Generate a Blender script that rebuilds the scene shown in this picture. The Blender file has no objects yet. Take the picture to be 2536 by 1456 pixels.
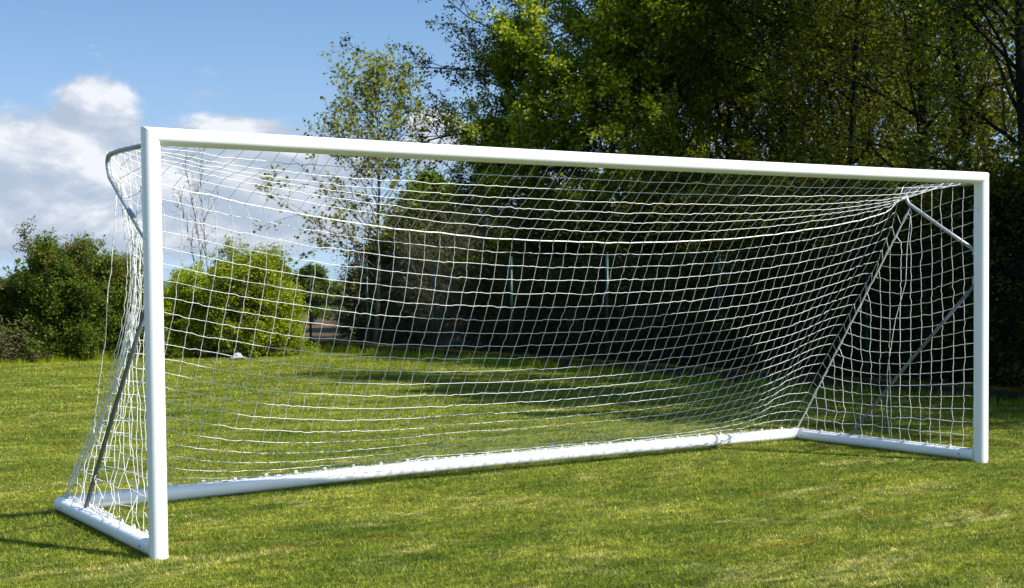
import bpy, math, random
import numpy as np
from mathutils import Vector, Matrix
R=math.radians
random.seed(5); RNG=np.random.default_rng(5)
sc=bpy.context.scene; COL=sc.collection
# ------------------------------------------------------------------ camera (solved from the goal's known size)
C=np.array([-6.342,-7.97,1.609]); yaw,pit,rol=[R(a) for a in (32.79,-2.15,-.58)]; F=3418.6
fw=np.array([math.sin(yaw)*math.cos(pit),math.cos(yaw)*math.cos(pit),math.sin(pit)])
r_=np.array([math.cos(yaw),-math.sin(yaw),0.]); u_=np.cross(r_,fw)
RR=r_*math.cos(rol)+u_*math.sin(rol); UU=-r_*math.sin(rol)+u_*math.cos(rol)
cam=bpy.data.cameras.new('camera'); co=bpy.data.objects.new('camera',cam); COL.objects.link(co)
co.matrix_world=Matrix(((RR[0],UU[0],-fw[0],C[0]),(RR[1],UU[1],-fw[1],C[1]),(RR[2],UU[2],-fw[2],C[2]),(0,0,0,1)))
cam.sensor_fit='HORIZONTAL'; cam.sensor_width=36; cam.lens=36*F/2536; cam.shift_y=104.95/2536
cam.clip_start=.1; cam.clip_end=6000
cam.dof.use_dof=True; cam.dof.focus_distance=10.5; cam.dof.aperture_fstop=7.1
sc.camera=co
def ray(px,py): return fw+RR*(px-1268)/F-UU*(py-832.95)/F
def spot(px,depth):                       # ground position seen at picture column px and this distance
    p=C+ray(px,705)*depth; return float(p[0]),float(p[1])
def onx(px,py,x):
    d=ray(px,py); t=(x-C[0])/d[0]; return C+d*t
# ------------------------------------------------------------------ helpers
def tag(o,label=None,cat=None,group=None,kind=None):
    if label:o['label']=label
    if cat:o['category']=cat
    if group:o['group']=group
    if kind:o['kind']=kind
    return o
def empty(name,loc=(0,0,0),rz=0):
    o=bpy.data.objects.new(name,None); COL.objects.link(o); o.location=loc; o.rotation_euler=(0,0,rz); o.empty_display_size=.2; return o
def npmesh(name,V,Fc,mat,parent=None,smooth=False,attr=None):
    """V (n,3); Fc (m,k) faces all of k corners"""
    V=np.asarray(V,np.float32); Fc=np.asarray(Fc,np.int32)
    me=bpy.data.meshes.new(name); me.vertices.add(len(V)); me.vertices.foreach_set('co',V.ravel())
    k=Fc.shape[1]; me.loops.add(Fc.size); me.loops.foreach_set('vertex_index',Fc.ravel())
    me.polygons.add(len(Fc)); me.polygons.foreach_set('loop_start',np.arange(len(Fc),dtype=np.int32)*k)
    if smooth: me.polygons.foreach_set('use_smooth',np.ones(len(Fc),bool))
    me.update(calc_edges=True)
    if attr is not None:
        a=me.attributes.new('rnd','FLOAT','POINT'); a.data.foreach_set('value',np.asarray(attr,np.float32))
    me.materials.append(mat)
    o=bpy.data.objects.new(name,me); COL.objects.link(o); o.parent=parent; return o
class MB:
    def __init__(s): s.v=[]; s.f=[]
    def tube(s,path,rad,n=6,cap=True):
        P=[np.asarray(p,float) for p in path]; m=len(P)
        if not hasattr(rad,'__len__'): rad=[rad]*m
        b=len(s.v); up=None
        for i in range(m):
            t=P[min(i+1,m-1)]-P[max(i-1,0)]; t/= (np.linalg.norm(t)+1e-9)
            if up is None:
                up=np.array([0,0,1.]) if abs(t[2])<.9 else np.array([1.,0,0])
            a=np.cross(t,up); a/=np.linalg.norm(a)+1e-9; up=np.cross(a,t); c=up
            for k in range(n):
                an=2*math.pi*k/n; s.v.append(tuple(P[i]+rad[i]*(a*math.cos(an)+c*math.sin(an))))
        for i in range(m-1):
            for k in range(n):
                s.f.append((b+i*n+k,b+(i+1)*n+k,b+(i+1)*n+(k+1)%n,b+i*n+(k+1)%n))
        if cap:
            s.f.append(tuple(b+k for k in range(n))); s.f.append(tuple(b+(m-1)*n+k for k in reversed(range(n))))
    def box(s,c,d,rz=0,tw=None):
        b=len(s.v); ca,sa=math.cos(rz),math.sin(rz)
        for x,y,z in ((-1,-1,-1),(1,-1,-1),(1,1,-1),(-1,1,-1),(-1,-1,1),(1,-1,1),(1,1,1),(-1,1,1)):
            x*=d[0]/2;y*=d[1]/2; s.v.append((c[0]+x*ca-y*sa,c[1]+x*sa+y*ca,c[2]+z*d[2]/2))
        for q in ((0,3,2,1),(4,5,6,7),(0,1,5,4),(1,2,6,5),(2,3,7,6),(3,0,4,7)): s.f.append(tuple(b+i for i in q))
    def build(s,name,mat,parent=None,smooth=True,link=True):
        me=bpy.data.meshes.new(name); me.from_pydata(s.v,[],s.f); me.materials.append(mat)
        if smooth: me.polygons.foreach_set('use_smooth',[True]*len(me.polygons))
        me.update(); o=bpy.data.objects.new(name,me); COL.objects.link(o); o.parent=parent; return o
# ------------------------------------------------------------------ materials
def mat(name):
    m=bpy.data.materials.new(name); m.use_nodes=True; nt=m.node_tree; return m,nt,nt.nodes['Principled BSDF']
def N(nt,t,**kw):
    n=nt.nodes.new(t)
    for k,v in kw.items():
        if k in n.inputs: n.inputs[k].default_value=v
        else: setattr(n,k,v)
    return n
def ramp(nt,src,stops,interp='LINEAR'):
    n=nt.nodes.new('ShaderNodeValToRGB'); cr=n.color_ramp; cr.interpolation=interp
    while len(cr.elements)<len(stops): cr.elements.new(.5)
    for e,(p,c) in zip(cr.elements,stops): e.position=p; e.color=(*c,1) if len(c)==3 else c
    nt.links.new(src,n.inputs[0]); return n
def mix(nt,f,a,b,mode='MIX'):
    n=nt.nodes.new('ShaderNodeMix'); n.data_type='RGBA'; n.blend_type=mode
    for s,v in ((n.inputs[0],f),(n.inputs[6],a),(n.inputs[7],b)):
        if hasattr(v,'links'): nt.links.new(v,s)
        elif isinstance(v,tuple): s.default_value=(*v,1)
        else: s.default_value=v
    return n.outputs[2]
def noise(nt,scale,detail=4,vec=None,rough=.55,dist=0):
    n=N(nt,'ShaderNodeTexNoise'); n.inputs['Scale'].default_value=scale; n.inputs['Detail'].default_value=detail
    n.inputs['Roughness'].default_value=rough; n.inputs['Distortion'].default_value=dist
    if vec is not None: nt.links.new(vec,n.inputs['Vector'])
    return n
def simple(name,col,rough=.5,var=.12,scale=8,metal=0,bump=0,spec=.5):
    m,nt,p=mat(name); tc=N(nt,'ShaderNodeTexCoord'); n=noise(nt,scale,6,tc.outputs['Object'])
    c=ramp(nt,n.outputs['Fac'],((.25,tuple(x*(1-var) for x in col)),(.75,tuple(min(1,x*(1+var)) for x in col))))
    nt.links.new(c.outputs[0],p.inputs['Base Color']); p.inputs['Roughness'].default_value=rough; p.inputs['Metallic'].default_value=metal
    p.inputs['Specular IOR Level'].default_value=spec
    if bump:
        b=N(nt,'ShaderNodeBump'); b.inputs['Strength'].default_value=bump; nt.links.new(n.outputs['Fac'],b.inputs['Height']); nt.links.new(b.outputs[0],p.inputs['Normal'])
    return m
M_white=simple('white_paint',(.80,.81,.82),.32,.03,3)
nt_=M_white.node_tree; pw=nt_.nodes['Principled BSDF']; gw=N(nt_,'ShaderNodeNewGeometry')
lk=pw.inputs['Base Color'].links[0].from_socket; nz=noise(nt_,22,8,gw.outputs['Position'],.75,1.2); nl_=noise(nt_,1.7,4,gw.outputs['Position'])
sc1=ramp(nt_,nz.outputs[0],((.60,(0,0,0)),(.70,(1,1,1)))).outputs[0]; sc2=ramp(nt_,nl_.outputs[0],((.48,(.05,.05,.05)),(.62,(.6,.6,.6)))).outputs[0]
nt_.links.new(mix(nt_,mix(nt_,1.,sc1,sc2,'MULTIPLY'),lk,(.56,.56,.52)),pw.inputs['Base Color'])     # scuffs and grime
M_alu=simple('silver_tube',(.30,.33,.36),.42,.15,10,metal=.35)
M_brace=simple('grey_tube',(.13,.145,.16),.45,.15,10,metal=.3)
M_cord=simple('net_cord',(.74,.75,.73),.6,.08,40)
M_rope=simple('net_rope',(.80,.80,.77),.7,.1,40)
M_clip=simple('net_clip',(.8,.8,.78),.4,.03,10)
M_dark=simple('dark_bolt',(.05,.05,.055),.5,.2,20)
M_tagm=simple('grey_tag',(.16,.18,.18),.5,.2,30)
M_green=simple('green_post_paint',(.007,.043,.035),.4,.2,5)
M_wire=simple('green_wire',(.012,.035,.024),.5,.2,5)
def leaf_mat(name,stops,trans=.35,tc_col=1.5,rough=.5,patch=None):
    m,nt,p=mat(name); at=N(nt,'ShaderNodeAttribute',attribute_name='rnd')
    c=ramp(nt,at.outputs['Fac'],stops).outputs[0]
    oi=N(nt,'ShaderNodeObjectInfo')
    hs=N(nt,'ShaderNodeHueSaturation'); mr=N(nt,'ShaderNodeMapRange'); mr.inputs[3].default_value=.8; mr.inputs[4].default_value=1.2
    nt.links.new(oi.outputs['Random'],mr.inputs[0]); nt.links.new(mr.outputs[0],hs.inputs['Value']); nt.links.new(c,hs.inputs['Color']); c=hs.outputs[0]
    nt.links.new(c,p.inputs['Base Color']); p.inputs['Roughness'].default_value=rough; p.inputs['Specular IOR Level'].default_value=.15
    t=N(nt,'ShaderNodeBsdfTranslucent'); tcx=mix(nt,1.,c,(tc_col*1.0,tc_col*1.05,tc_col*.4),'MULTIPLY'); nt.links.new(tcx,t.inputs[0])
    ms=N(nt,'ShaderNodeMixShader'); ms.inputs[0].default_value=trans
    nt.links.new(p.outputs[0],ms.inputs[1]); nt.links.new(t.outputs[0],ms.inputs[2])
    nt.links.new(ms.outputs[0],nt.nodes['Material Output'].inputs[0]); return m
L_maple=leaf_mat('maple_leaf',((0,(.11,.155,.008)),(.5,(.20,.25,.014)),(.85,(.30,.34,.024)),(1,(.36,.38,.05))))
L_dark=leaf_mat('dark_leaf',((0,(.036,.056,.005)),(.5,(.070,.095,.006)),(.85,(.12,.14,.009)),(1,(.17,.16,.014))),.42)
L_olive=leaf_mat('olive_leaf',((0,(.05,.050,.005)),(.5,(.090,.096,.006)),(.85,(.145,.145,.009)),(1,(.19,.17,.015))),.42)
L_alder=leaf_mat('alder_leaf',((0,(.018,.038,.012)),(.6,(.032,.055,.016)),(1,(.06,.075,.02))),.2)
L_bronze=leaf_mat('bronze_leaf',((0,(.15,.08,.025)),(.3,(.13,.13,.025)),(.7,(.19,.22,.03)),(1,(.26,.30,.05))),.4)
L_lime=leaf_mat('lime_leaf',((0,(.17,.21,.010)),(.5,(.27,.33,.013)),(1,(.38,.42,.03))),.45)
L_shrub=leaf_mat('shrub_leaf',((0,(.06,.10,.010)),(.55,(.09,.14,.012)),(.9,(.14,.19,.018)),(1,(.16,.10,.04))),.35)
L_tip=leaf_mat('bronze_tip_leaf',((0,(.05,.035,.02)),(.6,(.075,.06,.028)),(1,(.08,.10,.02))),.3)
L_under=leaf_mat('under_leaf',((0,(.022,.034,.004)),(.6,(.042,.056,.005)),(1,(.09,.10,.010))),.4)
L_dry=leaf_mat('dry_leaf',((0,(.16,.13,.06)),(.5,(.13,.14,.05)),(1,(.22,.20,.11))),.3)
M_bark=simple('bark',(.060,.050,.038),.9,.35,14,bump=.6,spec=.1)
M_barkd=simple('dark_bark',(.016,.013,.010),.9,.35,14,bump=.6,spec=.1)
M_barkg=simple('grey_bark',(.11,.10,.075),.9,.3,14,bump=.5,spec=.1)
# ------------------------------------------------------------------ world: Nishita sky, clouds by direction
SUN=np.array([.47,-.88]); SUN/=np.linalg.norm(SUN); EL=R(45.5)
w=bpy.data.worlds.new('World'); sc.world=w; w.use_nodes=True; nt=w.node_tree
bg=nt.nodes['Background']; bg.inputs[1].default_value=.105
tc=N(nt,'ShaderNodeTexCoord'); sep=N(nt,'ShaderNodeSeparateXYZ'); nt.links.new(tc.outputs['Generated'],sep.inputs[0])
def mth(op,a,b=None,c=None):
    n=nt.nodes.new('ShaderNodeMath'); n.operation=op
    for i,v in enumerate((a,b,c)):
        if v is None: continue
        if hasattr(v,'links'): nt.links.new(v,n.inputs[i])
        else: n.inputs[i].default_value=v
    return n.outputs[0]
zb=mth('ADD',mth('MULTIPLY',mth('MAXIMUM',sep.outputs[2],0),2.2),.10)
cmb=N(nt,'ShaderNodeCombineXYZ'); nt.links.new(sep.outputs[0],cmb.inputs[0]); nt.links.new(sep.outputs[1],cmb.inputs[1]); nt.links.new(zb,cmb.inputs[2])
nrm=N(nt,'ShaderNodeVectorMath',operation='NORMALIZE'); nt.links.new(cmb.outputs[0],nrm.inputs[0])
sky=N(nt,'ShaderNodeTexSky'); sky.sky_type='NISHITA'; sky.sun_disc=False; sky.sun_elevation=EL; sky.sun_rotation=math.atan2(SUN[0],SUN[1])
sky.dust_density=.6; sky.ozone_density=1.4; sky.air_density=1.0
nt.links.new(nrm.outputs[0],sky.inputs[0]); skt=mix(nt,1.,sky.outputs[0],(.97,1.10,1.08),'MULTIPLY')
az=mth('ARCTAN2',sep.outputs[0],sep.outputs[1]); el=sep.outputs[2]
cv=N(nt,'ShaderNodeCombineXYZ'); nt.links.new(az,cv.inputs[0]); nt.links.new(mth('MULTIPLY',el,1.9),cv.inputs[1])
n1=noise(nt,13,9,cv.outputs[0],.58,.3); n2=noise(nt,38,7,cv.outputs[0],.6,.2)
cvs=N(nt,'ShaderNodeVectorMath',operation='ADD'); cvs.inputs[1].default_value=(.010,.022,0); nt.links.new(cv.outputs[0],cvs.inputs[0])
n1b=noise(nt,13,9,cvs.outputs[0],.58,.3)
dens=None
def azel(px,py): return yaw+math.atan((px-1268)/F),math.atan((708-(px*.0103)-py+8)/F)
for px,py,rx,ry,a in ((245,275,75,60,.54),(285,330,70,70,.3),(50,400,260,90,.62),(180,470,330,70,.62),(60,560,420,50,.5),(470,560,420,50,.55),(640,325,130,32,.55),(560,430,260,80,.55),(760,470,180,90,.4),(480,250,200,20,.22),(1085,340,60,55,.95),(420,185,110,14,.12),(1500,500,300,130,.4),(-500,450,400,160,.6),(2700,300,300,110,.6),(100,640,900,30,.2)):
    a0,e0=azel(px,py)
    dx=mth('DIVIDE',mth('SUBTRACT',az,a0),rx/F); dy=mth('DIVIDE',mth('SUBTRACT',el,e0),ry/F)
    d2=mth('ADD',mth('MULTIPLY',dx,dx),mth('MULTIPLY',dy,dy))
    g=mth('MULTIPLY',mth('EXPONENT',mth('MULTIPLY',d2,-.8)),a)
    dens=g if dens is None else mth('ADD',dens,g)
# far parts of the sky get loose cloud of their own
dens=mth('ADD',dens,mth('MULTIPLY',mth('SUBTRACT',n1.outputs[0],.5),1.15))
dens=mth('ADD',dens,mth('MULTIPLY',mth('SUBTRACT',n2.outputs[0],.5),.45))
mk=N(nt,'ShaderNodeMapRange',interpolation_type='SMOOTHSTEP'); mk.inputs[1].default_value=.18; mk.inputs[2].default_value=.52; nt.links.new(dens,mk.inputs[0])
mask=mth('MULTIPLY',mk.outputs[0],.93)
shade=mth('ADD',mth('MULTIPLY',mth('SUBTRACT',n1.outputs[0],n1b.outputs[0]),3.0),mth('ADD',mth('MULTIPLY',el,3.2),.12))
shade=mth('ADD',shade,mth('MULTIPLY',mth('SUBTRACT',dens,.5),.25))
ccol=ramp(nt,shade,((.15,(2.2,2.6,3.2)),(.5,(2.8,3.1,3.6)),(.9,(4.3,4.4,4.6))))
hz=N(nt,'ShaderNodeMapRange',interpolation_type='SMOOTHSTEP'); hz.inputs[1].default_value=0; hz.inputs[2].default_value=.22; hz.inputs[3].default_value=.75; hz.inputs[4].default_value=0; nt.links.new(el,hz.inputs[0])
skyc=mix(nt,hz.outputs[0],skt,(2.1,2.65,3.45))
nt.links.new(mix(nt,mask,skyc,ccol.outputs[0]),bg.inputs[0])
sl=bpy.data.lights.new('sun','SUN'); sl.energy=4.3; sl.angle=R(.53); sl.color=(1,.955,.88)
so=bpy.data.objects.new('sun',sl); COL.objects.link(so)
so.rotation_euler=Vector((SUN[0]*math.cos(EL),SUN[1]*math.cos(EL),math.sin(EL))).to_track_quat('Z','Y').to_euler()
sc.view_settings.view_transform='Standard'; sc.view_settings.look='None'; sc.view_settings.gamma=1; sc.view_settings.exposure=1.05
# ------------------------------------------------------------------ ground
def sheet(name,x0,x1,y0,y1,z,m,nx=2,ny=2,fn=None):
    X,Y=np.meshgrid(np.linspace(x0,x1,nx),np.linspace(y0,y1,ny)); Z=np.full(X.shape,float(z))
    if fn is not None: Z=Z+fn(X,Y)
    V=np.stack([X.ravel(),Y.ravel(),Z.ravel()],1); I=np.arange(nx*ny).reshape(ny,nx)
    Fq=np.stack([I[:-1,:-1].ravel(),I[:-1,1:].ravel(),I[1:,1:].ravel(),I[1:,:-1].ravel()],1)
    o=npmesh(name,V,Fq,m,smooth=True); tag(o,kind='structure'); return o
def lawn_colour(nt,pos,rnd=None,dark=1.):
    k=dark
    sx=N(nt,'ShaderNodeMapping'); sx.inputs['Rotation'].default_value=(0,0,R(33)); sx.inputs['Scale'].default_value=(.55,1.5,1); nt.links.new(pos,sx.inputs[0])
    a=noise(nt,1.1,6,sx.outputs[0],.62,.4); b=noise(nt,3.2,5,pos,.6,.5); c=noise(nt,.45,3,pos); 
    g=mix(nt,ramp(nt,a.outputs[0],((.34,(0,0,0)),(.66,(1,1,1)))).outputs[0],(.058*k,.102*k,.006*k),(.31*k,.31*k,.045*k))
    g=mix(nt,ramp(nt,b.outputs[0],((.42,(0,0,0)),(.66,(.8,.8,.8)))).outputs[0],g,(.135*k,.175*k,.016*k))
    st=noise(nt,1.9,6,sx.outputs[0],.65,.8)
    g=mix(nt,ramp(nt,st.outputs[0],((.55,(0,0,0)),(.68,(.8,.8,.8)))).outputs[0],g,(.42*k,.37*k,.15*k))
    br=noise(nt,2.6,5,sx.outputs[0],.6,.6); 
    g=mix(nt,ramp(nt,br.outputs[0],((.58,(0,0,0)),(.70,(.75,.75,.75)))).outputs[0],g,(.19*k,.13*k,.022*k))
    dk=noise(nt,10,5,sx.outputs[0],.7,.7)
    g=mix(nt,1.,g,ramp(nt,dk.outputs[0],((.34,(.34,.42,.32)),(.50,(.92,.97,.9)),(.66,(1.5,1.38,1.3)))).outputs[0],'MULTIPLY')
    d3=noise(nt,34,3,pos,.6,.3)
    g=mix(nt,1.,g,ramp(nt,d3.outputs[0],((.36,(.45,.52,.45)),(.52,(1,1,1)),(.68,(1.5,1.4,1.4)))).outputs[0],'MULTIPLY')
    return g
m,nt2,p=mat('lawn_soil'); tcg=N(nt2,'ShaderNodeNewGeometry')
gcol=lawn_colour(nt2,tcg.outputs['Position'],dark=.8); fine=noise(nt2,60,4,tcg.outputs['Position'],.7)
gcol=mix(nt2,ramp(nt2,fine.outputs[0],((.35,(.0,.0,.0)),(.65,(1,1,1)))).outputs[0],mix(nt2,.5,gcol,(.045,.05,.01)),gcol)
nt2.links.new(gcol,p.inputs['Base Color']); p.inputs['Roughness'].default_value=.95; p.inputs['Specular IOR Level'].default_value=.1
bp=N(nt2,'ShaderNodeBump'); bp.inputs['Strength'].default_value=.9; bp.inputs['Distance'].default_value=.03
nt2.links.new(noise(nt2,38,5,tcg.outputs['Position'],.7).outputs[0],bp.inputs['Height']); nt2.links.new(bp.outputs[0],p.inputs['Normal'])
M_lawn=m
m,nt2,p=mat('grass_blade'); at=N(nt2,'ShaderNodeAttribute',attribute_name='rnd'); tcg=N(nt2,'ShaderNodeNewGeometry')
gcol=lawn_colour(nt2,tcg.outputs['Position'],dark=1.34)
gcol=mix(nt2,1.,gcol,ramp(nt2,at.outputs['Fac'],((0,(.55,.6,.5)),(.5,(.95,1,.8)),(.9,(1.25,1.2,1.1)),(1,(1.7,1.5,2.2)))).outputs[0],'MULTIPLY')
nt2.links.new(gcol,p.inputs['Base Color']); p.inputs['Roughness'].default_value=.55; p.inputs['Specular IOR Level'].default_value=.25
t=N(nt2,'ShaderNodeBsdfTranslucent'); nt2.links.new(mix(nt2,1.,gcol,(1.3,1.35,.6),'MULTIPLY'),t.inputs[0]); ms=N(nt2,'ShaderNodeMixShader'); ms.inputs[0].default_value=.3
nt2.links.new(p.outputs[0],ms.inputs[1]); nt2.links.new(t.outputs[0],ms.inputs[2]); nt2.links.new(ms.outputs[0],nt2.nodes['Material Output'].inputs[0])
M_blade=m
def two(name,c1,c2,scale,stretch=(1,1,1),rough=.95):
    m,nt2,p=mat(name); g=N(nt2,'ShaderNodeNewGeometry'); mp=N(nt2,'ShaderNodeMapping'); mp.inputs['Scale'].default_value=stretch; nt2.links.new(g.outputs['Position'],mp.inputs[0])
    a=noise(nt2,scale,8,mp.outputs[0],.65); nt2.links.new(ramp(nt2,a.outputs[0],((.35,c1),(.65,c2))).outputs[0],p.inputs['Base Color']); p.inputs['Roughness'].default_value=rough; p.inputs['Specular IOR Level'].default_value=.1
    b=N(nt2,'ShaderNodeBump'); b.inputs['Strength'].default_value=.6; nt2.links.new(a.outputs[0],b.inputs['Height']); nt2.links.new(b.outputs[0],p.inputs['Normal']); return m
M_field=two('ploughed_soil',(.075,.05,.028),(.12,.082,.05),1.5)
M_pasture=two('far_grass',(.05,.085,.02),(.09,.12,.03),.05)
M_litter=two('leaf_litter',(.02,.017,.010),(.055,.043,.022),4)
M_hill=two('hazy_hill_wood',(.05,.075,.06),(.08,.11,.085),.02)  # bluish distance haze is put into the hill colour
WX=8.72                                             # the wall's near face
sheet('ground',-3000,3000,-3000,3000,-.05,M_pasture)
sheet('field',-60,60,25.4,72,-.02,M_field,60,30)
sheet('woodland_floor',WX+.2,60,-20,26,-.004,M_litter,40,40)
def und(X,Y): return .012*np.sin(X*1.3+.6*Y)*np.cos(Y*.9)*np.clip((Y-3)/3,0,1)
sheet('lawn',-45,WX+.02,-16,25.5,0,M_lawn,110,90,und)
def hill_fn(X,Y): return 9+5*np.sin(X/620+1.0)+3*np.sin(X/170)+1*np.sin(X/47)
X=np.linspace(-1500,3000,140); Y0=1900
V=[];Fq=[]
for i,x in enumerate(X):
    h=float(hill_fn(x,0)); V+= [(x,Y0-250,-1),(x,Y0,h),(x,Y0+400,-1)]
for i in range(len(X)-1):
    a=3*i; Fq+=[(a,a+3,a+4,a+1),(a+1,a+4,a+5,a+2)]
hl=npmesh('hills',V,Fq,M_hill,smooth=True); tag(hl,kind='structure')
# blades, densest near the camera
def blades(P,h,wd,seed,lean=.55):
    g=np.random.default_rng(seed); n=len(P); a=g.uniform(0,2*np.pi,n); b=g.uniform(0,2*np.pi,n)
    l=np.abs(g.normal(0,lean,n))*h; wv=np.stack([np.cos(b),np.sin(b),np.zeros(n)],1)*(wd[:,None]/2)
    tip=P+np.stack([np.cos(a)*l,np.sin(a)*l,h],1)
    V=np.empty((n,3,3)); V[:,0]=P-wv; V[:,1]=P+wv; V[:,2]=tip
    r=g.uniform(0,1,n); return V.reshape(-1,3),np.arange(3*n).reshape(n,3),np.repeat(r,3)
def in_view(x,y,margin):
    q0=x-C[0]; q1=y-C[1]; d=q0*fw[0]+q1*fw[1]; l=q0*RR[0]+q1*RR[1]
    return d,(np.abs(l)<d*.375+margin)
pts=[]
for d0,d1 in zip((5.2,7,9,11.5,14.5,18,23),(7,9,11.5,14.5,18,23,33)):
    dm=(d0+d1)/2; dens_=6800*min(1,(8./dm)**1.8); n=int(dens_*(d1-d0)*(2*(d1*.375+1.6)))
    d=RNG.uniform(d0,d1,n); l=RNG.uniform(-1,1,n)*(d1*.375+1.6)
    f2=fw[:2]/np.linalg.norm(fw[:2]); r2=np.array([f2[1],-f2[0]])
    x=C[0]+f2[0]*d+r2[0]*l; y=C[1]+f2[1]*d+r2[1]*l
    ok=(x<WX-.02)&(y<25.3)&(np.abs(l)<d*.375+1.6); pts.append(np.stack([x[ok],y[ok],d[ok]],1))
pts=np.concatenate(pts)
P=np.stack([pts[:,0],pts[:,1],und(pts[:,0],pts[:,1])],1); D=pts[:,2]
clump=.5+.5*np.sin(P[:,0]*9+3*np.sin(P[:,1]*5))*np.cos(P[:,1]*8+2*np.sin(P[:,0]*6))
h=(.009+.022*RNG.random(len(P))**1.6*(.3+1.2*clump))*np.clip(D/16,1,1.5); wd=(.0036+.0018*RNG.random(len(P)))*np.clip(D/9,1,3.2)
V,Fc,rn=blades(P,h,wd,11,1.1)
go=npmesh('grass',V,Fc,M_blade,attr=rn); tag(go,'short mown green and straw coloured lawn grass around the goal','grass',kind='stuff')
# longer tufts along the wall foot and under the shrubs
tp=[]
for i in range(520):
    if i<300: cx,cy=WX-.06-abs(RNG.normal(0,.10)),RNG.uniform(1,24); hh=.07+.16*RNG.random()*(1 if cy>12 else .6)
    else: cx,cy=RNG.uniform(-9,8),22.7+.02*RNG.normal()+abs(RNG.normal(0,.35)); hh=.09+.16*RNG.random()
    k=int(RNG.integers(14,34)); q=RNG.normal(0,.07,(k,2)); tp.append(np.stack([np.minimum(cx+q[:,0],WX-.02),cy+q[:,1],np.zeros(k),hh*RNG.uniform(.5,1.2,k)],1))
tp=np.concatenate(tp); V,Fc,rn=blades(tp[:,:3],tp[:,3],np.full(len(tp),.011),12,.45)
fp=[]
BX=[-3.71,-3.2,-2.73,-2.19,-1.6,-.7,.65,2.05,3.71]; BY=[2.11,2.105,2.13,2.18,2.245,2.325,2.335,2.31,2.27]
for i in range(9000):
    q=i%10; e=abs(RNG.normal(0,.018))
    if q<5: x=RNG.uniform(-3.7,3.7); y=float(np.interp(x,BX,BY))-.045-e
    elif q<7: x=-3.755-e; y=RNG.uniform(0,2.1)
    elif q<9: x=3.665-e; y=RNG.uniform(.05,2.2)
    else: a=RNG.uniform(0,6.28); x=(-1)**i*3.71+(.062+e)*math.cos(a) if i%20<10 else -3.71+(.062+e)*math.cos(a); y=(.07+e)*math.sin(a)
    fp.append((x,y,0,RNG.uniform(.012,.032)))
fp=np.array(fp); V2,F2,r2_=blades(fp[:,:3],fp[:,3],np.full(len(fp),.004),13,.6)
o=npmesh('uncut_grass',V2,F2,M_blade,attr=r2_); tag(o,'slightly longer uncut grass against the white ground frame of the goal','grass',kind='stuff')
o=npmesh('tall_grass',V,Fc,L_lime,attr=rn*.6); tag(o,'uncut taller grass along the foot of the wall and shrubs','grass',kind='stuff')
# ------------------------------------------------------------------ goal
goal=empty('football_goal'); tag(goal,'white full size football goal with net standing on the mown lawn','football goal')
ZC=2.50; X0=3.71
def prof(a,b,flat=.62,n=32):             # (in-plane, depth): round front, squarer back
    out=[]
    for k in range(n):
        t=2*math.pi*k/n; c,s=math.cos(t),math.sin(t); e=1.0 if s<0 else flat
        out.append((a*math.copysign(abs(c)**e,c),b*math.copysign(abs(s)**e,s)))
    return out
PF=prof(.052,.062)
def loft(rings,name,parent,m=M_white,cap=True):
    b=MB(); n=len(rings[0])
    for r in rings: b.v+= [tuple(q) for q in r]
    for i in range(len(rings)-1):
        for k in range(n): b.f.append((i*n+k,i*n+(k+1)%n,(i+1)*n+(k+1)%n,(i+1)*n+k))
    e=len(b.v); b.v+=[tuple(q) for q in rings[0]]; b.v+=[tuple(q) for q in rings[-1]]      # caps with their own corners stay flat
    b.f.append(tuple(e+k for k in reversed(range(n)))); b.f.append(tuple(e+n+k for k in range(n)))
    o=b.build(name,m,parent); me=o.data
    for pl in me.polygons:
        if len(pl.vertices)>4: pl.use_smooth=False
    return o
for s in (-1,1):
    bot=[(s*(X0)+a,b,-.01) for a,b in PF]; midz=[(s*X0+a,b,ZC-.06) for a,b in PF]; top=[(s*X0+a,b,ZC+s*a-.0006) for a,b in PF]
    po=loft([bot,midz,top],'post',goal); po['label']='upright nearest the camera' if s<0 else 'upright farthest from the camera'
    for yy,zz in ((.0,1.9 if s<0 else 2.22),(.035,.30)):
        d=MB(); d.tube([(s*X0-.050,yy,zz),(s*X0-.0535,yy,zz)],.004,8); d.build('screw',M_dark,po)
sag=lambda x: -.012*(1-(x/X0)**2)
rings=[[(-X0-a+.0006,b,ZC+a) for a,b in PF]]
for x in (-X0+.06,-3,-2,-1,0,1,2,3,X0-.06): rings.append([(x,b,ZC+a+sag(x)) for a,b in PF])
rings.append([(X0+a-.0006,b,ZC+a) for a,b in PF]); loft(rings,'crossbar',goal)
# ground frame
GZ=.057; YL,YR=2.11,2.27                # rear corners
GP=[(a,b) for a,b in prof(.055,.055,.8)]
XG=X0-.002
BX=[-3.71,-3.2,-2.73,-2.19,-1.6,-.7,.65,2.05,3.71]; BY=[2.11,2.105,2.13,2.18,2.245,2.325,2.335,2.31,2.27]
ybar=lambda x: float(np.interp(x,BX,BY))
def gbar_side(s,yb):
    front=[(s*(XG+a),.058,GZ+b) for a,b in GP]; mid=[(s*(XG+a),yb-.065,GZ+b) for a,b in GP]; end=[(s*(XG+a),yb+a-.0008,GZ+b) for a,b in GP]
    if s<0: front,mid,end=[list(reversed(q)) for q in (front,mid,end)]
    o=loft([front,mid,end],'ground_bar',goal); o['label']='side ground bar with screw heads, '+('near side' if s<0 else 'far side')
    for yy in (.2,yb-.12):
        d=MB(); e=-1 if s>0 else 1; d.tube([(s*(XG+e*.0535),yy,GZ),(s*(XG+e*.0575),yy,GZ)],.007,8); d.build('screw',M_dark,o)
    return o
gl=gbar_side(-1,YL); gr=gbar_side(1,YR)
rg=[[(-XG-a+.0008,YL+a,GZ+b) for a,b in GP]]
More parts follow.
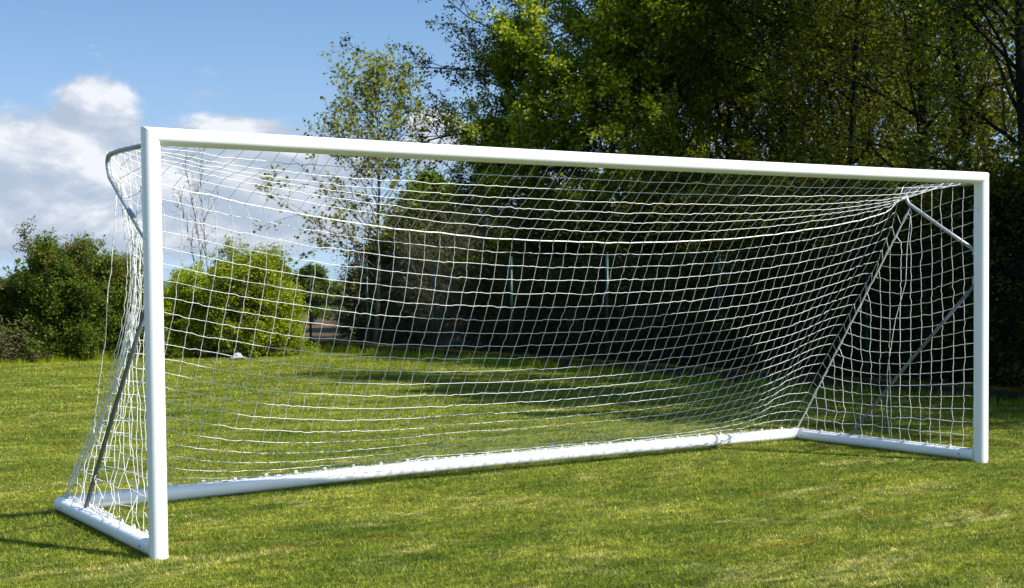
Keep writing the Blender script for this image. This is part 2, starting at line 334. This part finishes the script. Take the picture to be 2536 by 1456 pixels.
for t_ in (.0085,.05,.12,.2,.28,.36,.45,.54,.63,.72,.81,.9,.96,.9915):
    xx=-XG+2*XG*t_; yy=sum(ybar(xx+q) for q in (-.5,-.25,0,.25,.5))/5 if abs(xx)<3.2 else ybar(xx); rg.append([(xx,yy+a,GZ+b) for a,b in GP])
rg.append([(XG+a-.0008,YR+a,GZ+b) for a,b in GP]); gb=loft(rg,'rear_ground_bar',goal)
# net grooves (thin dark slot strips just proud of the bar tops) are part of the rail
for par,p0,p1 in ((gl,(-XG+.028,.1,GZ+.0500),(-XG+.028,YL-.05,GZ+.0500)),(gr,(XG-.028,.1,GZ+.0500),(XG-.028,YR-.05,GZ+.0500))):
    b=MB(); b.tube([p0,p1],.0035,6); b.build('net_rail',M_dark,par)
# top brackets
for s in (-1,1):
    x=s*(X0); b=MB()
    ex,ez=.90,2.462
    pth=[(x,.055,ez-.004),(x,.3,ez),(x,.6,ez+.004),(x,ex-.12,ez)]
    for k in range(1,9):
        t=k/8; a=(.5*math.pi+.72*math.pi*.5*t*1.15)
        p0=np.array([ex-.12,ez]); p1=np.array([ex+.015,ez-.005]); p2=np.array([ex-.085,ez-.145])
        q=(1-t)**2*p0+2*t*(1-t)*p1+t*t*p2; pth.append((x,q[0],q[1]))
    pth.append((x,.45,2.093)); pth.append((x,.058,1.86)); b.tube(pth,.0165,10)
    o=b.build('bracket',M_alu,goal)
    b=MB(); b.tube([(x,.055,1.58),(x,.8,.865),(x,1.535,GZ+.05)],.0145,10); b.build('brace',M_brace,goal)
    for zf in (1.86,1.60):
        b=MB(); b.box((x,.075,zf),(.03,.03,.06)); b.build('bracket_foot',M_alu,o,smooth=False)
# ------------------------------------------------------------------ net: hang it with a small cord simulation
NX,MT,MBK=62,7,22; NJ=MT+MBK
xs=np.linspace(-X0+.005,X0-.005,NX+1)
def edge(s,v):                              # rear edge of the side net, elbow -> rear corner
    yb=YL if s<0 else YR
    a=np.array([s*X0,.885,2.41]) if s<0 else np.array([s*X0,.80,2.28]); b=np.array([s*(X0-.02),yb-.02,GZ+.06]); p=a+(b-a)*v
    k=math.sin(math.pi*min(1,v*1.02)**.8) if s<0 else math.sin(math.pi*v)
    return p+(np.array([.20,-.30,.0]) if s<0 else np.array([-.02,-.03,.02]))*max(0,k)
G=np.zeros((NX+1,NJ+1,3))
for i,x in enumerate(xs):
    for j in range(NJ+1):
        if j<=MT: q=np.array([x,.07+.815*j/MT,2.455-.30*math.sin(math.pi*(x+X0)/(2*X0))*(j/MT)])
        else:
            v=(j-MT)/MBK; a=np.array([x,.885,2.15]); b=np.array([x,ybar(x)-.02,GZ+.058]); q=a+(b-a)*v
        G[i,j]=q
fixed=np.zeros((NX+1,NJ+1),bool); fixed[:,0]=True; fixed[:,NJ]=True; fixed[0,:]=True; fixed[NX,:]=True
for i,x in enumerate(xs): G[i,0]=(x,.066,ZC-.045+sag(x)); G[i,NJ]=(x,ybar(x)+.01,GZ+.060)
for s,i in ((-1,0),(1,NX)):
    for j in range(1,NJ):
        G[i,j]=np.array([s*X0,.07+.815*j/MT,2.482]) if j<=MT else edge(s,((j-MT)/MBK)**(1. if s<0 else .85))
prev=G.copy(); wgt=np.where(fixed,0.,1.)
HR=np.full(NJ+1,.1212); HR[MT]=.1203; HR[1:MT]=.1213; HR[MT+1:]=.1207; HR[1:MT]=.1203
VR=np.full(NJ,.1205); VR[MT:]=.1148
def relax(A,B,wa,wb,rest):
    d=B-A; l=np.linalg.norm(d,axis=-1,keepdims=True)+1e-9; rest=rest[...,None]
    e=np.where(l>rest,(l-rest)/l,0.)*1.0; ws=(wa+wb)[...,None]; ws=np.where(ws==0,1,ws)
    return d*e*(wa[...,None]/ws), -d*e*(wb[...,None]/ws)
for it in range(850):
    vel=(G-prev)*.985; prev=G.copy(); G=G+np.where(fixed[...,None],0,vel+np.array([0,0,-.00005]))
    for sub in range(14):
        for par in (0,1):
            A=G[par:-1:2]; B=G[par+1::2]; n=min(len(A),len(B)); A=A[:n];B=B[:n]
            da,db=relax(A,B,wgt[par:-1:2][:n],wgt[par+1::2][:n],np.broadcast_to(HR,(n,NJ+1)))
            G[par:-1:2][:n]+=da; G[par+1::2][:n]+=db
            A=G[:,par:-1:2]; B=G[:,par+1::2]; n=min(A.shape[1],B.shape[1])
            da,db=relax(A[:,:n],B[:,:n],wgt[:,par:-1:2][:,:n],wgt[:,par+1::2][:,:n],np.broadcast_to(VR[par::2][:n],(NX+1,n)))
            G[:,par:-1:2][:,:n]+=da; G[:,par+1::2][:,:n]+=db
    G[...,2]=np.where(fixed,G[...,2],np.maximum(G[...,2],.03))
G=G+np.where(fixed[...,None],0,RNG.normal(0,.0028,G.shape))
nb=MB(); rb=MB()
def cord(P,r=.0022,mb=nb,wob=.0026,n=4):
    P=[np.asarray(p,float) for p in P]; out=[P[0]]
    for a,b in zip(P[:-1],P[1:]):
        d=b-a; off=RNG.normal(0,wob,3); out.append(a+d*.33+off); out.append(a+d*.7-off*.7); out.append(b)
    mb.tube(out,r,n)
for j in range(1,NJ+1):
    if j==MT: cord([g for g in G[:,j]],.0045,rb,.001,5)
    else: cord([g for g in G[:,j]])
for i in range(1,NX): cord([g for g in G[i]])
# side panels
def side(s):
    ze=lambda y,v: 0
    def S(y,v):
        e=edge(s,v); yE=e[1]; u=min(1,max(0,(y-.07)/(yE-.07))); z=2.47*(1-v)+(GZ+.055)*v
        z=z-(.20 if s<0 else .36)*u*math.sin(math.pi*min(1,v*1.0+.02))*(1-.3*v) if v<1 else z
        z=z*(1-u*u)+ (e[2]*u*u if v>0 else z*u*u)
        x=s*(X0)+ (e[0]-s*X0)*u**1.5 + (.018*math.sin(7*v+3*y))*(1-u)*s*-1
        return np.array([x,y,z])
    rows=20; vs=[j/rows for j in range(rows+1)]
    K=18; jit={}
    def node(k,j):
        if (k,j) not in jit:
            y=.075+.119*k; v=vs[j]; p=S(y,v)
            a=(.003 if s>0 else .005)+(.009 if 0<rows-j<=2 else .001)+(.002 if s<0 and 0<k else 0)
            if j in (0,rows): a=.004
            jit[(k,j)]=p+RNG.normal(0,a,3)*np.array([1.1,.9,.5])
        return jit[(k,j)]
    for j in range(0,rows+1):
        v=vs[j]; yE=edge(s,v)[1]; ks=[k for k in range(K) if .075+.119*k<yE-.03]
        P=[np.array([s*X0,.064,node(0,j)[2]+.01])]+[node(k,j) for k in ks]+[edge(s,v)]
        if j>0: cord(P,.0024)
    for k in range(K):
        y=.075+.119*k; js=[j for j in range(rows+1) if edge(s,vs[j])[1]-.03>y]
        if not js: continue
        P=[node(k,j) for j in js]
        if js[0]==0 and y<.86: P[0]=np.array([s*X0,y,2.482])
        else:
            v0=vs[js[0]]; P=[edge(s,max(0,v0-.03))]+P
        if k==0: cord(P,.0034,wob=.002)
        else: cord(P,.0024)
    # tie cords of the corner
    cord([edge(s,v) for v in np.linspace(0,1,24)],.0068,rb,.002,5)
    cord([edge(s,v)+np.array([-s*.012,.006,0])*math.sin(v*40) for v in np.linspace(0,1,24)],.003,rb,.004,4)
side(-1); side(1)
for i in range(1,NX):
    for j in range(1,NJ):
        p=G[i,j]; nb.tube([p-np.array([.0055,0,.001]),p,p+np.array([.0055,0,.001])],[.002,.0040,.002],4)
# second slack tie rope of the far side, bunched cords of the near side
cord([onx(px,py,X0-.01) for px,py in ((2257,520),(2247,610),(2243,700),(2218,790),(2200,900),(2196,1000),(2203,1080))],.0032,rb,.003)
for q in range(7):
    cord([edge(-1,v)+np.array([(.022*q-.07),-.05*abs(math.sin(3*v+q)),0])*math.sin(math.pi*v)**.7 for v in np.linspace(0,1,22)],.0030,nb,.006)
for q in range(3):       # slack net lying along the near ground bar
    cord([np.array([-X0+.02+.02*math.sin(9*y+q*2),y,GZ+.060+.01*abs(math.sin(13*y+q))]) for y in np.linspace(.9,YL,16)],.003,nb,.008)
net=nb.build('net',M_cord,goal); net['label']='white square mesh net tied round the back and sides'
rb.build('net_rope',M_rope,net)
b=MB(); lp=[onx(px,py,-X0) for px,py in ((287,478),(286,540),(277,640),(266,740),(262,830),(252,900),(244,960),(240,1000),(234,1040),(232,1074))]
cord(lp,.0032,b,.005,5); b.tube([lp[-1]+np.array([0,0,.03]),lp[-1]],[.004,.007],6); o=b.build('loose_cord',M_cord,net)
# clips holding the net on the frame
cb=MB(); cb.tube([(0,0,-.006),(0,0,.014)],[.013,.009],8); cb.tube([(-.014,0,.012),(-.006,.0,.022),(.008,0,.021),(.014,0,.010)],.0042,6)
c0=None
def clip(par,x,y,z,rz):
    global c0
    if c0 is None: c0=cb.build('net_clip',M_clip,par); o=c0
    else: o=c0.copy(); COL.objects.link(o); o.parent=par
    o.location=(x,y,z); o.rotation_euler=(0,0,rz)
for x in np.linspace(-3.45,3.5,27): clip(gb,x,ybar(x)+.004,GZ+.057,RNG.uniform(-.5,.5))
for s,par,yb in ((-1,gl,YL),(1,gr,YR)):
    for y in np.linspace(.32,yb-.1,8): clip(par,s*(X0-.028),y,GZ+.050,1.57+RNG.uniform(-.4,.4))
b=MB(); b.box((0,0,0),(.052,.006,.05)); b.box((0,-.006,.008),(.042,.006,.012)); o=b.build('tag',M_tagm,net,smooth=False)
xt=.75; o.location=(xt,ybar(xt)+.03,GZ+.085); o.rotation_euler=(.15,0,-.5)
# ------------------------------------------------------------------ wall, fence
m,nt2,p=mat('mossy_concrete'); g=N(nt2,'ShaderNodeNewGeometry'); a=noise(nt2,5,8,g.outputs['Position'],.65)
cc=ramp(nt2,a.outputs[0],((.3,(.018,.015,.010)),(.62,(.035,.031,.024)),(.85,(.13,.12,.10)))).outputs[0]
sp=N(nt2,'ShaderNodeSeparateXYZ'); nt2.links.new(g.outputs['Normal'],sp.inputs[0])
mo=noise(nt2,3,6,g.outputs['Position'],.7); mc=ramp(nt2,noise(nt2,14,4,g.outputs['Position']).outputs[0],((.35,(.045,.050,.006)),(.65,(.13,.085,.012)))).outputs[0]
mm=nt2.nodes.new('ShaderNodeMath'); mm.operation='MULTIPLY'; nt2.links.new(ramp(nt2,sp.outputs[2],((.3,(0,0,0)),(.7,(1,1,1)))).outputs[0],mm.inputs[0]); nt2.links.new(ramp(nt2,mo.outputs[0],((.28,(0,0,0)),(.42,(1,1,1)))).outputs[0],mm.inputs[1])
nt2.links.new(mix(nt2,mm.outputs[0],cc,mc),p.inputs['Base Color']); p.inputs['Roughness'].default_value=.95
bb=N(nt2,'ShaderNodeBump'); bb.inputs['Strength'].default_value=.8; nt2.links.new(a.outputs[0],bb.inputs['Height']); nt2.links.new(bb.outputs[0],p.inputs['Normal']); p.inputs['Specular IOR Level'].default_value=.05; M_wall=m
n=260; V=[];Fq=[]
for i in range(n+1):
    y=-8+33.5*i/n; d=RNG.normal(0,.004); t_=RNG.normal(0,.007)
    V+=[(WX+d,y,-.05),(WX+d+.004,y,.17+t_),(WX+.03,y,.20+t_),(WX+.12,y,.215+t_),(WX+.20,y,.20+t_),(WX+.23,y,-.05)]
for i in range(n):
    for k in range(5): Fq.append((6*i+k,6*i+k+1,6*(i+1)+k+1,6*(i+1)+k))
o=npmesh('low_wall',V,[tuple(reversed(f)) for f in Fq],M_wall,smooth=True); tag(o,'low mossy concrete kerb wall along the edge of the lawn below the fence','wall')
fence=empty('wire_fence',(0,0,0)); tag(fence,'green chain link fence with steel posts on the low mossy wall','fence')
FX=WX+.12
fy=sorted([float(onx(px,860,FX)[1]) for px in (770,911,1077,1268,1505,1783,2148)]+[2.6,-.5,-3.6])
def post(par,x,y,z0,z1):
    b=MB(); b.tube([(x,y,z0),(x,y,z1)],.030,10); o=b.build('post',M_green,par); c=MB(); c.tube([(x,y,z1),(x,y,z1+.018)],[.033,.020],10); c.build('cap',M_green,o)
for y in fy: post(fence,FX,y,.18,2.16)
def wires(par,p0,p1,z0,z1,sp=.07,r=.0012):
    b=MB(); p0=np.array(p0);p1=np.array(p1); L=np.linalg.norm(p1-p0); t=(p1-p0)/L; H=z1-z0
    k=-H
    while k<L:
        for sgn in (1,-1):
            a0,a1=k,k+H; s0=max(0,a0); s1=min(L,a1)
            if s1-s0<.02: continue
            za=z0+(s0-a0); zb_=z0+(s1-a0)
            if sgn<0: za,zb_=z1-(s0-a0),z1-(s1-a0)
            b.tube([(*(p0+t*s0),za),(*(p0+t*s1),zb_)],r,3,False)
        k+=sp
    for z in (z0,(z0+z1)/2,z1): b.tube([(*p0,z),(*p1,z)],.0022,4,False)
    return b.build('wire_mesh',M_wire,par,smooth=False)
wires(fence,(FX-.035,-3.6),(FX-.035,fy[-1]),.24,2.1)
FY=float(fy[-1])
bf=empty('wire_fence',(0,0,0)); tag(bf,'green chain link fence at the far end of the lawn behind the shrubs','fence')
for x in np.arange(FX-3.1,-16,-3.1): post(bf,float(x),FY+.3,-.05,2.12)
wires(bf,(-16,FY+.27),(FX,FY+.27),.06,2.08,.085)
# ------------------------------------------------------------------ plants
def unit(v): return v/(np.linalg.norm(v)+1e-9)
def leaf_mesh(name,P,size,m,parent,seed,up=.5,ratio=.36,hang=0.,rb=None):
    g=np.random.default_rng(seed); n=len(P); P=np.asarray(P)
    d=g.normal(0,1,(n,3)); d[:,2]=d[:,2]*.7-hang; d/=np.linalg.norm(d,axis=1,keepdims=True)
    nn=g.normal(0,1,(n,3)); nn[:,2]=np.abs(nn[:,2])+up; wv=np.cross(d,nn); wv/=np.linalg.norm(wv,axis=1,keepdims=True)+1e-9
    nn=np.cross(wv,d); s=(size*g.uniform(.6,1.25,n))[:,None]
    V=np.empty((n,4,3)); V[:,0]=P; V[:,1]=P+d*s*.45+wv*s*ratio-nn*s*.14; V[:,2]=P+d*s-nn*s*.05; V[:,3]=P+d*s*.5-wv*s*ratio-nn*s*.14
    r=g.uniform(0,1,n) if rb is None else np.clip(rb+g.normal(0,.15,n),0,1)
    return npmesh(name,V.reshape(-1,3),np.arange(4*n).reshape(n,4),m,parent,attr=np.repeat(r,4))
def tree_proto(name,seed,H,base,tr,n1,L1,n2,n3,nl,leaf,mleaf,mbark,el0=.5,el1=1.1,shape='round',trunks=1,ratio=.36,twig=.45,hang=0.,bias=None,crown='crown',wood='trunk',scatter=.07,up=.5):
    g=np.random.default_rng(seed); mb=MB(); LP=[]; LR=[]
    for q in range(trunks):
        ph=g.uniform(0,6.28); lean=(.0 if trunks==1 else g.uniform(.05,.16)); Hq=H*(1 if q==0 else g.uniform(.7,.97)); trq=tr*(1 if q==0 else g.uniform(.6,.9))
        st=np.array([.25*math.cos(ph),.25*math.sin(ph),0])*(trunks>1)
        k=11; T=[]; p=st.copy(); dr=np.array([math.cos(ph)*lean,math.sin(ph)*lean,1.])
        for i in range(k):
            T.append(p.copy()); dr=dr+np.append(g.normal(0,.045,2),0); p=p+unit(dr)*Hq/(k-1)
        T=np.array(T); T[0,2]=-.05
        mb.tube(T,[trq*(1.25 if i==0 else 1)*(1-.88*i/(k-1)) for i in range(k)],8)
        nn1=n1//trunks
        for a in range(nn1):
            u=((a+.5)/nn1); u=u**.85; h=base+(1-base)*u; f=h*(k-1); i=min(int(f),k-2); o=T[i]+(T[i+1]-T[i])*(f-i)
            sh={'round':(.35+.65*math.sin(math.pi*min(1,.12+u*.85)))*(1-.35*u),'cone':1.05-.85*u,'vase':.55+.55*u*(1-.55*u)*1.6,'col':.8-.3*u}[shape]
            L=L1*sh*g.uniform(.7,1.2); az_=a*2.399+g.normal(0,.35)+q; e=el0+(el1-el0)*u+g.normal(0,.12)
            d=np.array([math.cos(az_)*math.cos(e),math.sin(az_)*math.cos(e),math.sin(e)]); Pn=[o]; dd=d.copy()
            for z in range(5): dd=unit(dd+g.normal(0,.13,3)+np.array([0,0,.03-hang*.08])); Pn.append(Pn[-1]+dd*L/5)
            r0=max(.012,trq*(1-.85*h)*.42); mb.tube(Pn,[r0*(1-.16*z) for z in range(6)],5)
            for b_ in range(n2):
                t=.18+.82*(b_+g.uniform(0,1))/n2; f2=min(t*5,4.99); j=int(f2); o2=Pn[j]+(Pn[j+1]-Pn[j])*(f2-j)
                d2=unit(unit(Pn[j+1]-Pn[j])*.75+g.normal(0,.55,3)+np.array([0,0,.12])); L2=(.28+.25*(1-t))*L*g.uniform(.6,1.3)+.15
                P2=[o2]; dd=d2
                for z in range(3): dd=unit(dd+g.normal(0,.15,3)+np.array([0,0,-hang*.1])); P2.append(P2[-1]+dd*L2/3)
                mb.tube(P2,[r0*.38,r0*.28,r0*.2,r0*.1],3,False)
                for c_ in range(n3):
                    t3=.25+.75*g.uniform(0,1); f3=min(t3*3,2.99); j3=int(f3); o3=P2[j3]+(P2[j3+1]-P2[j3])*(f3-j3)
                    d3=unit(dd+g.normal(0,.7,3)+np.array([0,0,.1-hang*.3])); L3=twig*g.uniform(.5,1.3); e3=o3+d3*L3
                    mb.tube([o3,e3],[.004,.002],3,False)
                    tt=g.uniform(.1,1.05,nl)[:,None]; LP.append(o3+(e3-o3)*tt+g.normal(0,scatter,(nl,3)))
                    LR.append(np.full(nl,g.uniform(.1,.9) if bias is None else bias(h,g)))
    root=empty(name); mb.build(wood,mbark,root)
    LP=np.concatenate(LP); LR=np.concatenate(LR); k=LP[:,2]>.05
    leaf_mesh(crown,LP[k],leaf,mleaf,root,seed+1,up,ratio,hang,LR[k]); return root
def copy_tree(root):
    r=root.copy(); COL.objects.link(r)
    for ch in root.children:
        c=ch.copy(); COL.objects.link(c); c.parent=r
    return r
used=set()
def plant(proto,x,y,rz,s,label,cat,group=None,sz=None,name=None,lean=(0,0)):
    o=proto if proto.name not in used and not used.add(proto.name) else copy_tree(proto)
    o.location=(x,y,-.02); o.rotation_euler=(lean[0],lean[1],rz); o.scale=(s,s,sz or s)
    for k in ('label','category','group'):
        if k in o: del o[k]
    tag(o,label,cat,group); return o
maple=tree_proto('maple_tree',21,11,.10,.15,46,3.4,9,5,28,.098,L_maple,M_bark,.25,1.1,'round',1,.46,.45,.1,scatter=.09)
darkt=tree_proto('woodland_tree',33,12.5,.15,.14,46,2.9,8,5,13,.085,L_dark,M_barkd,.35,1.15,'round',1,.38,.5,.1,scatter=.10)
darkm=tree_proto('woodland_tree',47,12,.18,.10,48,2.5,8,5,12,.085,L_olive,M_barkd,.45,1.2,'col',3,.38,.5,.05,scatter=.10)
alder=tree_proto('alder_tree',55,13,.25,.17,38,5.6,9,5,19,.085,L_alder,M_barkd,.0,.95,'round',1,.42,.4,0,scatter=.07)
bronze=tree_proto('young_maple_tree',63,6.6,.12,.065,40,3.1,8,4,5,.10,L_bronze,M_barkg,.4,1.25,'round',1,.45,.4,.15,scatter=.07,bias=lambda h,g: g.uniform(.1,.5)+.4*h)
limeb=tree_proto('lime_green_shrub',71,2.6,.02,.02,120,.95,7,4,13,.062,L_lime,M_barkg,.25,1.42,'col',12,.40,.30,0,crown='foliage',wood='stems',scatter=.055)
shrub=tree_proto('broad_shrub',83,2.7,.02,.025,110,1.1,8,5,13,.060,L_shrub,M_bark,.1,1.15,'col',11,.38,.26,0,crown='foliage',wood='stems',scatter=.05,bias=lambda h,g: (g.uniform(.0,.8) if h<.75 else g.uniform(.2,1.15)))
under=tree_proto('understorey_shrub',91,3.4,.03,.03,72,1.4,7,5,11,.075,L_under,M_barkd,.1,1.15,'vase',9,.38,.3,0,crown='foliage',wood='stems',scatter=.08)
thick=tree_proto('bare_thicket',97,4.6,.04,.02,110,1.2,6,5,2,.05,L_bronze,M_barkg,.7,1.3,'vase',13,.38,.55,0,crown='foliage',wood='stems',scatter=.05)
far=tree_proto('distant_tree',101,6,.10,.15,40,2.6,8,5,12,.20,L_shrub,M_bark,.3,1.1,'round',1,.45,.4,0,scatter=.15)
# --- shrubs at the far end of the lawn
def S(px,d): return spot(px,d)
x,y=S(165,31.2); plant(shrub,x,y,.4,1.0,'large domed dark green shrub with reddish shoots at the left end of the lawn','shrub',sz=.90)
x,y=S(20,31.6); plant(shrub,x,y,2.1,.8,'lower green shrub at the left edge of the picture beside the domed one','shrub',sz=.60)
x,y=S(290,31.8); plant(shrub,x,y,4.1,.8,'reddish tipped shrub partly hidden behind the near goalpost','shrub',sz=.78)
x,y=S(-150,31.8); plant(shrub,x,y,5.1,.95,'green shrub beyond the left edge of the picture','shrub',sz=.7)
x,y=S(610,31.8); plant(limeb,x,y,.3,.98,'tallest yellow green shrub in the middle of the lime row','shrub',sz=.86)
x,y=S(505,32.0); plant(limeb,x,y,2.3,.8,'yellow green shrub below the bare sapling','shrub',sz=.68)
x,y=S(420,32.2); plant(limeb,x,y,3.9,.75,'yellow green shrub just right of the near goalpost','shrub',sz=.56)
x,y=S(690,32.2); plant(limeb,x,y,5.2,.62,'small yellow green shrub beside the first green fence post','shrub',sz=.55)
sap=tree_proto('bare_sapling',111,5.0,.22,.022,26,.95,4,2,1,.04,L_tip,M_barkg,1.0,1.35,'col',3,.4,.25,0,scatter=.01)
x,y=S(540,32.4); plant(sap,x,y,1.0,.95,'leafless sapling with thin upright twigs rising above the lime shrubs','sapling')
# dry weeds at the left
wm=[];g=RNG
for i in range(260):
    bx,by=S(float(g.uniform(-60,70)),30.6); a=g.uniform(0,6.28); hh=g.uniform(.3,1.0); k=10
    tt=np.linspace(0,1,k)[:,None]; wm.append(np.array([bx,by+g.uniform(-.5,.3),0])+tt*np.array([.3*hh*math.cos(a),.3*hh*math.sin(a),hh])+g.normal(0,.02,(k,3)))
wroot=empty('dry_weeds'); tag(wroot,'clump of pale dry weeds in front of the shrub at the left edge','weeds')
leaf_mesh('leaves',np.concatenate(wm),.11,L_dry,wroot,7,.2,.12)
# --- trees
x,y=S(925,34.2); plant(bronze,x,y,.6,1.0,'slender young maple with sparse bronze green leaves against the sky','tree')
x,y=S(1450,34); plant(maple,x,y,.3,1.0,'bright green maple rising above the middle of the crossbar','tree')
x,y=S(1230,36.5); plant(maple,x,y,5.0,.5,'low bright green tree leaning out at the left foot of the wood','tree')
x,y=S(1330,35); plant(maple,x,y,2.2,.72,'smaller bright green tree at the left end of the wood','tree')
x,y=S(1640,33); plant(maple,x,y,1.4,1.02,'sunlit green maple just right of the middle of the crossbar','tree')
x,y=S(1290,38.5); plant(alder,x,y,2.6,1.0,'dark alder stretching long thin branches left over the sky','tree')
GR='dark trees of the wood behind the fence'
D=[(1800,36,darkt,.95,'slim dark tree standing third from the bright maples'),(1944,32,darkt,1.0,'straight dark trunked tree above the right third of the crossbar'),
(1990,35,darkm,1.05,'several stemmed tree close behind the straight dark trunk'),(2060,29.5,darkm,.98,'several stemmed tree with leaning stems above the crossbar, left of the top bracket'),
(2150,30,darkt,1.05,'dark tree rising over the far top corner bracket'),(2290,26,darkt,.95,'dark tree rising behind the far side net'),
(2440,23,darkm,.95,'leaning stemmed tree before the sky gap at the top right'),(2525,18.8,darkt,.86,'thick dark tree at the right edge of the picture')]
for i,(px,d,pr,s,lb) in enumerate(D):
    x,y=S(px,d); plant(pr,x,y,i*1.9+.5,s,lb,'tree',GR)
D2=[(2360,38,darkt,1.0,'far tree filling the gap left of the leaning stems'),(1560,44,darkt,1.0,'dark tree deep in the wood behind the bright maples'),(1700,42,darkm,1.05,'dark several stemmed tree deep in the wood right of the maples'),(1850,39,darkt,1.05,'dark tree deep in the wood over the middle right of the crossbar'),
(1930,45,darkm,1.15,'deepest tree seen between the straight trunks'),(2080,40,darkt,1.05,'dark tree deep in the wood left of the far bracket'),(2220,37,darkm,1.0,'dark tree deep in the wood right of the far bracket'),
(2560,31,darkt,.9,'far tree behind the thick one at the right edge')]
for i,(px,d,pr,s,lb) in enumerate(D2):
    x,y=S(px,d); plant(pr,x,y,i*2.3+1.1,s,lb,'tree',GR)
plant(maple,10.2,-3.2,2.0,1.16,'tall broad crowned tree overhanging the fence beyond the right edge of the picture','tree')
for i,(x,y,s) in enumerate(((14.5,-2.5,1.),(18,1.5,1.05))):  # unseen trees added to shade the right part of the wood
    plant(darkt,x,y,i*1.3,s,'unseen dark tree of the same wood added for its shade beyond the right edge of the picture','tree','unseen shading trees beyond the right edge of the picture')
# --- understorey behind the fence
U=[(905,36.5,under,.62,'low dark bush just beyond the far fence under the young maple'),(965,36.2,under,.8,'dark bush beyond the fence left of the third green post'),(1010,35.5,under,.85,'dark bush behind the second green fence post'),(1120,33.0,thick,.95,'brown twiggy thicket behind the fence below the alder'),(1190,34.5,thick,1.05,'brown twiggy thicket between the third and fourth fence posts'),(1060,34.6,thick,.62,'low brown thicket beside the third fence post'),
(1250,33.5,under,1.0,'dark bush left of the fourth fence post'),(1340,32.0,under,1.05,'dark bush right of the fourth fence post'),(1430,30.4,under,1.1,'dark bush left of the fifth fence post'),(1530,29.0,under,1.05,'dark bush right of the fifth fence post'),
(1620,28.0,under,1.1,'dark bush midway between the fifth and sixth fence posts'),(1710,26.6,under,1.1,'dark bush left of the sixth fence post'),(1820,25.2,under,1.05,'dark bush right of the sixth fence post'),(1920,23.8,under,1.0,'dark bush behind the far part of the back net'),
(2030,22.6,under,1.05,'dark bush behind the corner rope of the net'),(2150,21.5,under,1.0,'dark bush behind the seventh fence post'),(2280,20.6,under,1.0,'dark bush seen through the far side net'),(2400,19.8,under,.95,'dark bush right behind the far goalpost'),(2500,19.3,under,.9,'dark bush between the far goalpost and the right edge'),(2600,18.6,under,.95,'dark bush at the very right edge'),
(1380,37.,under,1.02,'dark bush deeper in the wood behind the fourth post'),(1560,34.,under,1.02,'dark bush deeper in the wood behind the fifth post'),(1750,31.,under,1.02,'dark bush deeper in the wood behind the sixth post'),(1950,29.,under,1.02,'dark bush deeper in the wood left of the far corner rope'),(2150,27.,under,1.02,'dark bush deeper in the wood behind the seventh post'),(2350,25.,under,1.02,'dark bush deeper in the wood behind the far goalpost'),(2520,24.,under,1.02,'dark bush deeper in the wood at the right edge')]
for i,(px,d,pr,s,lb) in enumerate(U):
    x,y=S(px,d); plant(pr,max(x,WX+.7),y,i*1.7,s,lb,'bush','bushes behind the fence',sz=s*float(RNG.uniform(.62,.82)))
# --- beyond the far fence
for i,(px,d,s,lb) in enumerate(((775,60,.52,'round green tree far beyond the first fence post'),(880,75,.36,'low far tree under the young maple'),(700,95,.5,'far tree on the field edge behind the lime shrubs'),(930,66,.42,'dark far tree right of the second fence post'),(60,90,.45,'far tree over the shrubs at the left'),(450,110,.48,'far tree right of the near goalpost'),(990,52,.6,'far tree where the field meets the wood'),(1080,50,.9,'far tree behind the brown thicket'))):
    x,y=S(px,d); plant(far,x,y,i*1.1,s,lb,'tree','far trees beyond the field',sz=s*(.7 if i==0 else .9))
hb=[];g=RNG
for i in range(900):
    px=float(g.uniform(-400,1300)); x,y=S(px,125+g.uniform(-4,4)); hh=1.6+1.1*math.sin(px*.013)+g.uniform(-.6,.6)
    hb.append(np.stack([x+g.normal(0,.9,26),y+g.normal(0,.6,26),np.abs(g.normal(.45,.3,26))*hh*1.3],1))
o=leaf_mesh('far_hedge',np.concatenate(hb),.55,L_shrub,None,9,.3,.4); tag(o,'far hedge and wood line along the end of the field','hedge',kind='stuff')
# crumpled clear plastic at the lawn's far edge
m,nt2,p=mat('clear_plastic'); p.inputs['Base Color'].default_value=(.42,.45,.5,1); p.inputs['Roughness'].default_value=.15; p.inputs['Transmission Weight'].default_value=.35; p.inputs['IOR'].default_value=1.3
n=18; X,Y=np.meshgrid(np.linspace(-.24,.24,n),np.linspace(-.16,.16,n)); Z=.03+.17*np.exp(-(X/.17)**2-(Y/.12)**2)*(.6+.5*RNG.random(X.shape))+.02*RNG.random(X.shape)
V=np.stack([X.ravel()+RNG.normal(0,.012,n*n),Y.ravel()+RNG.normal(0,.012,n*n),Z.ravel()],1); I=np.arange(n*n).reshape(n,n)
o=npmesh('plastic_sheet',V,np.stack([I[:-1,:-1].ravel(),I[:-1,1:].ravel(),I[1:,1:].ravel(),I[1:,:-1].ravel()],1),m); sm=o.modifiers.new('thick','SOLIDIFY'); sm.thickness=.002
x,y=S(585,30.6); o.location=(x,y,.0); o.scale=(.75,.75,.8); tag(o,'crumpled clear plastic sheet lying at the lawn edge before the lime shrubs','plastic sheet')
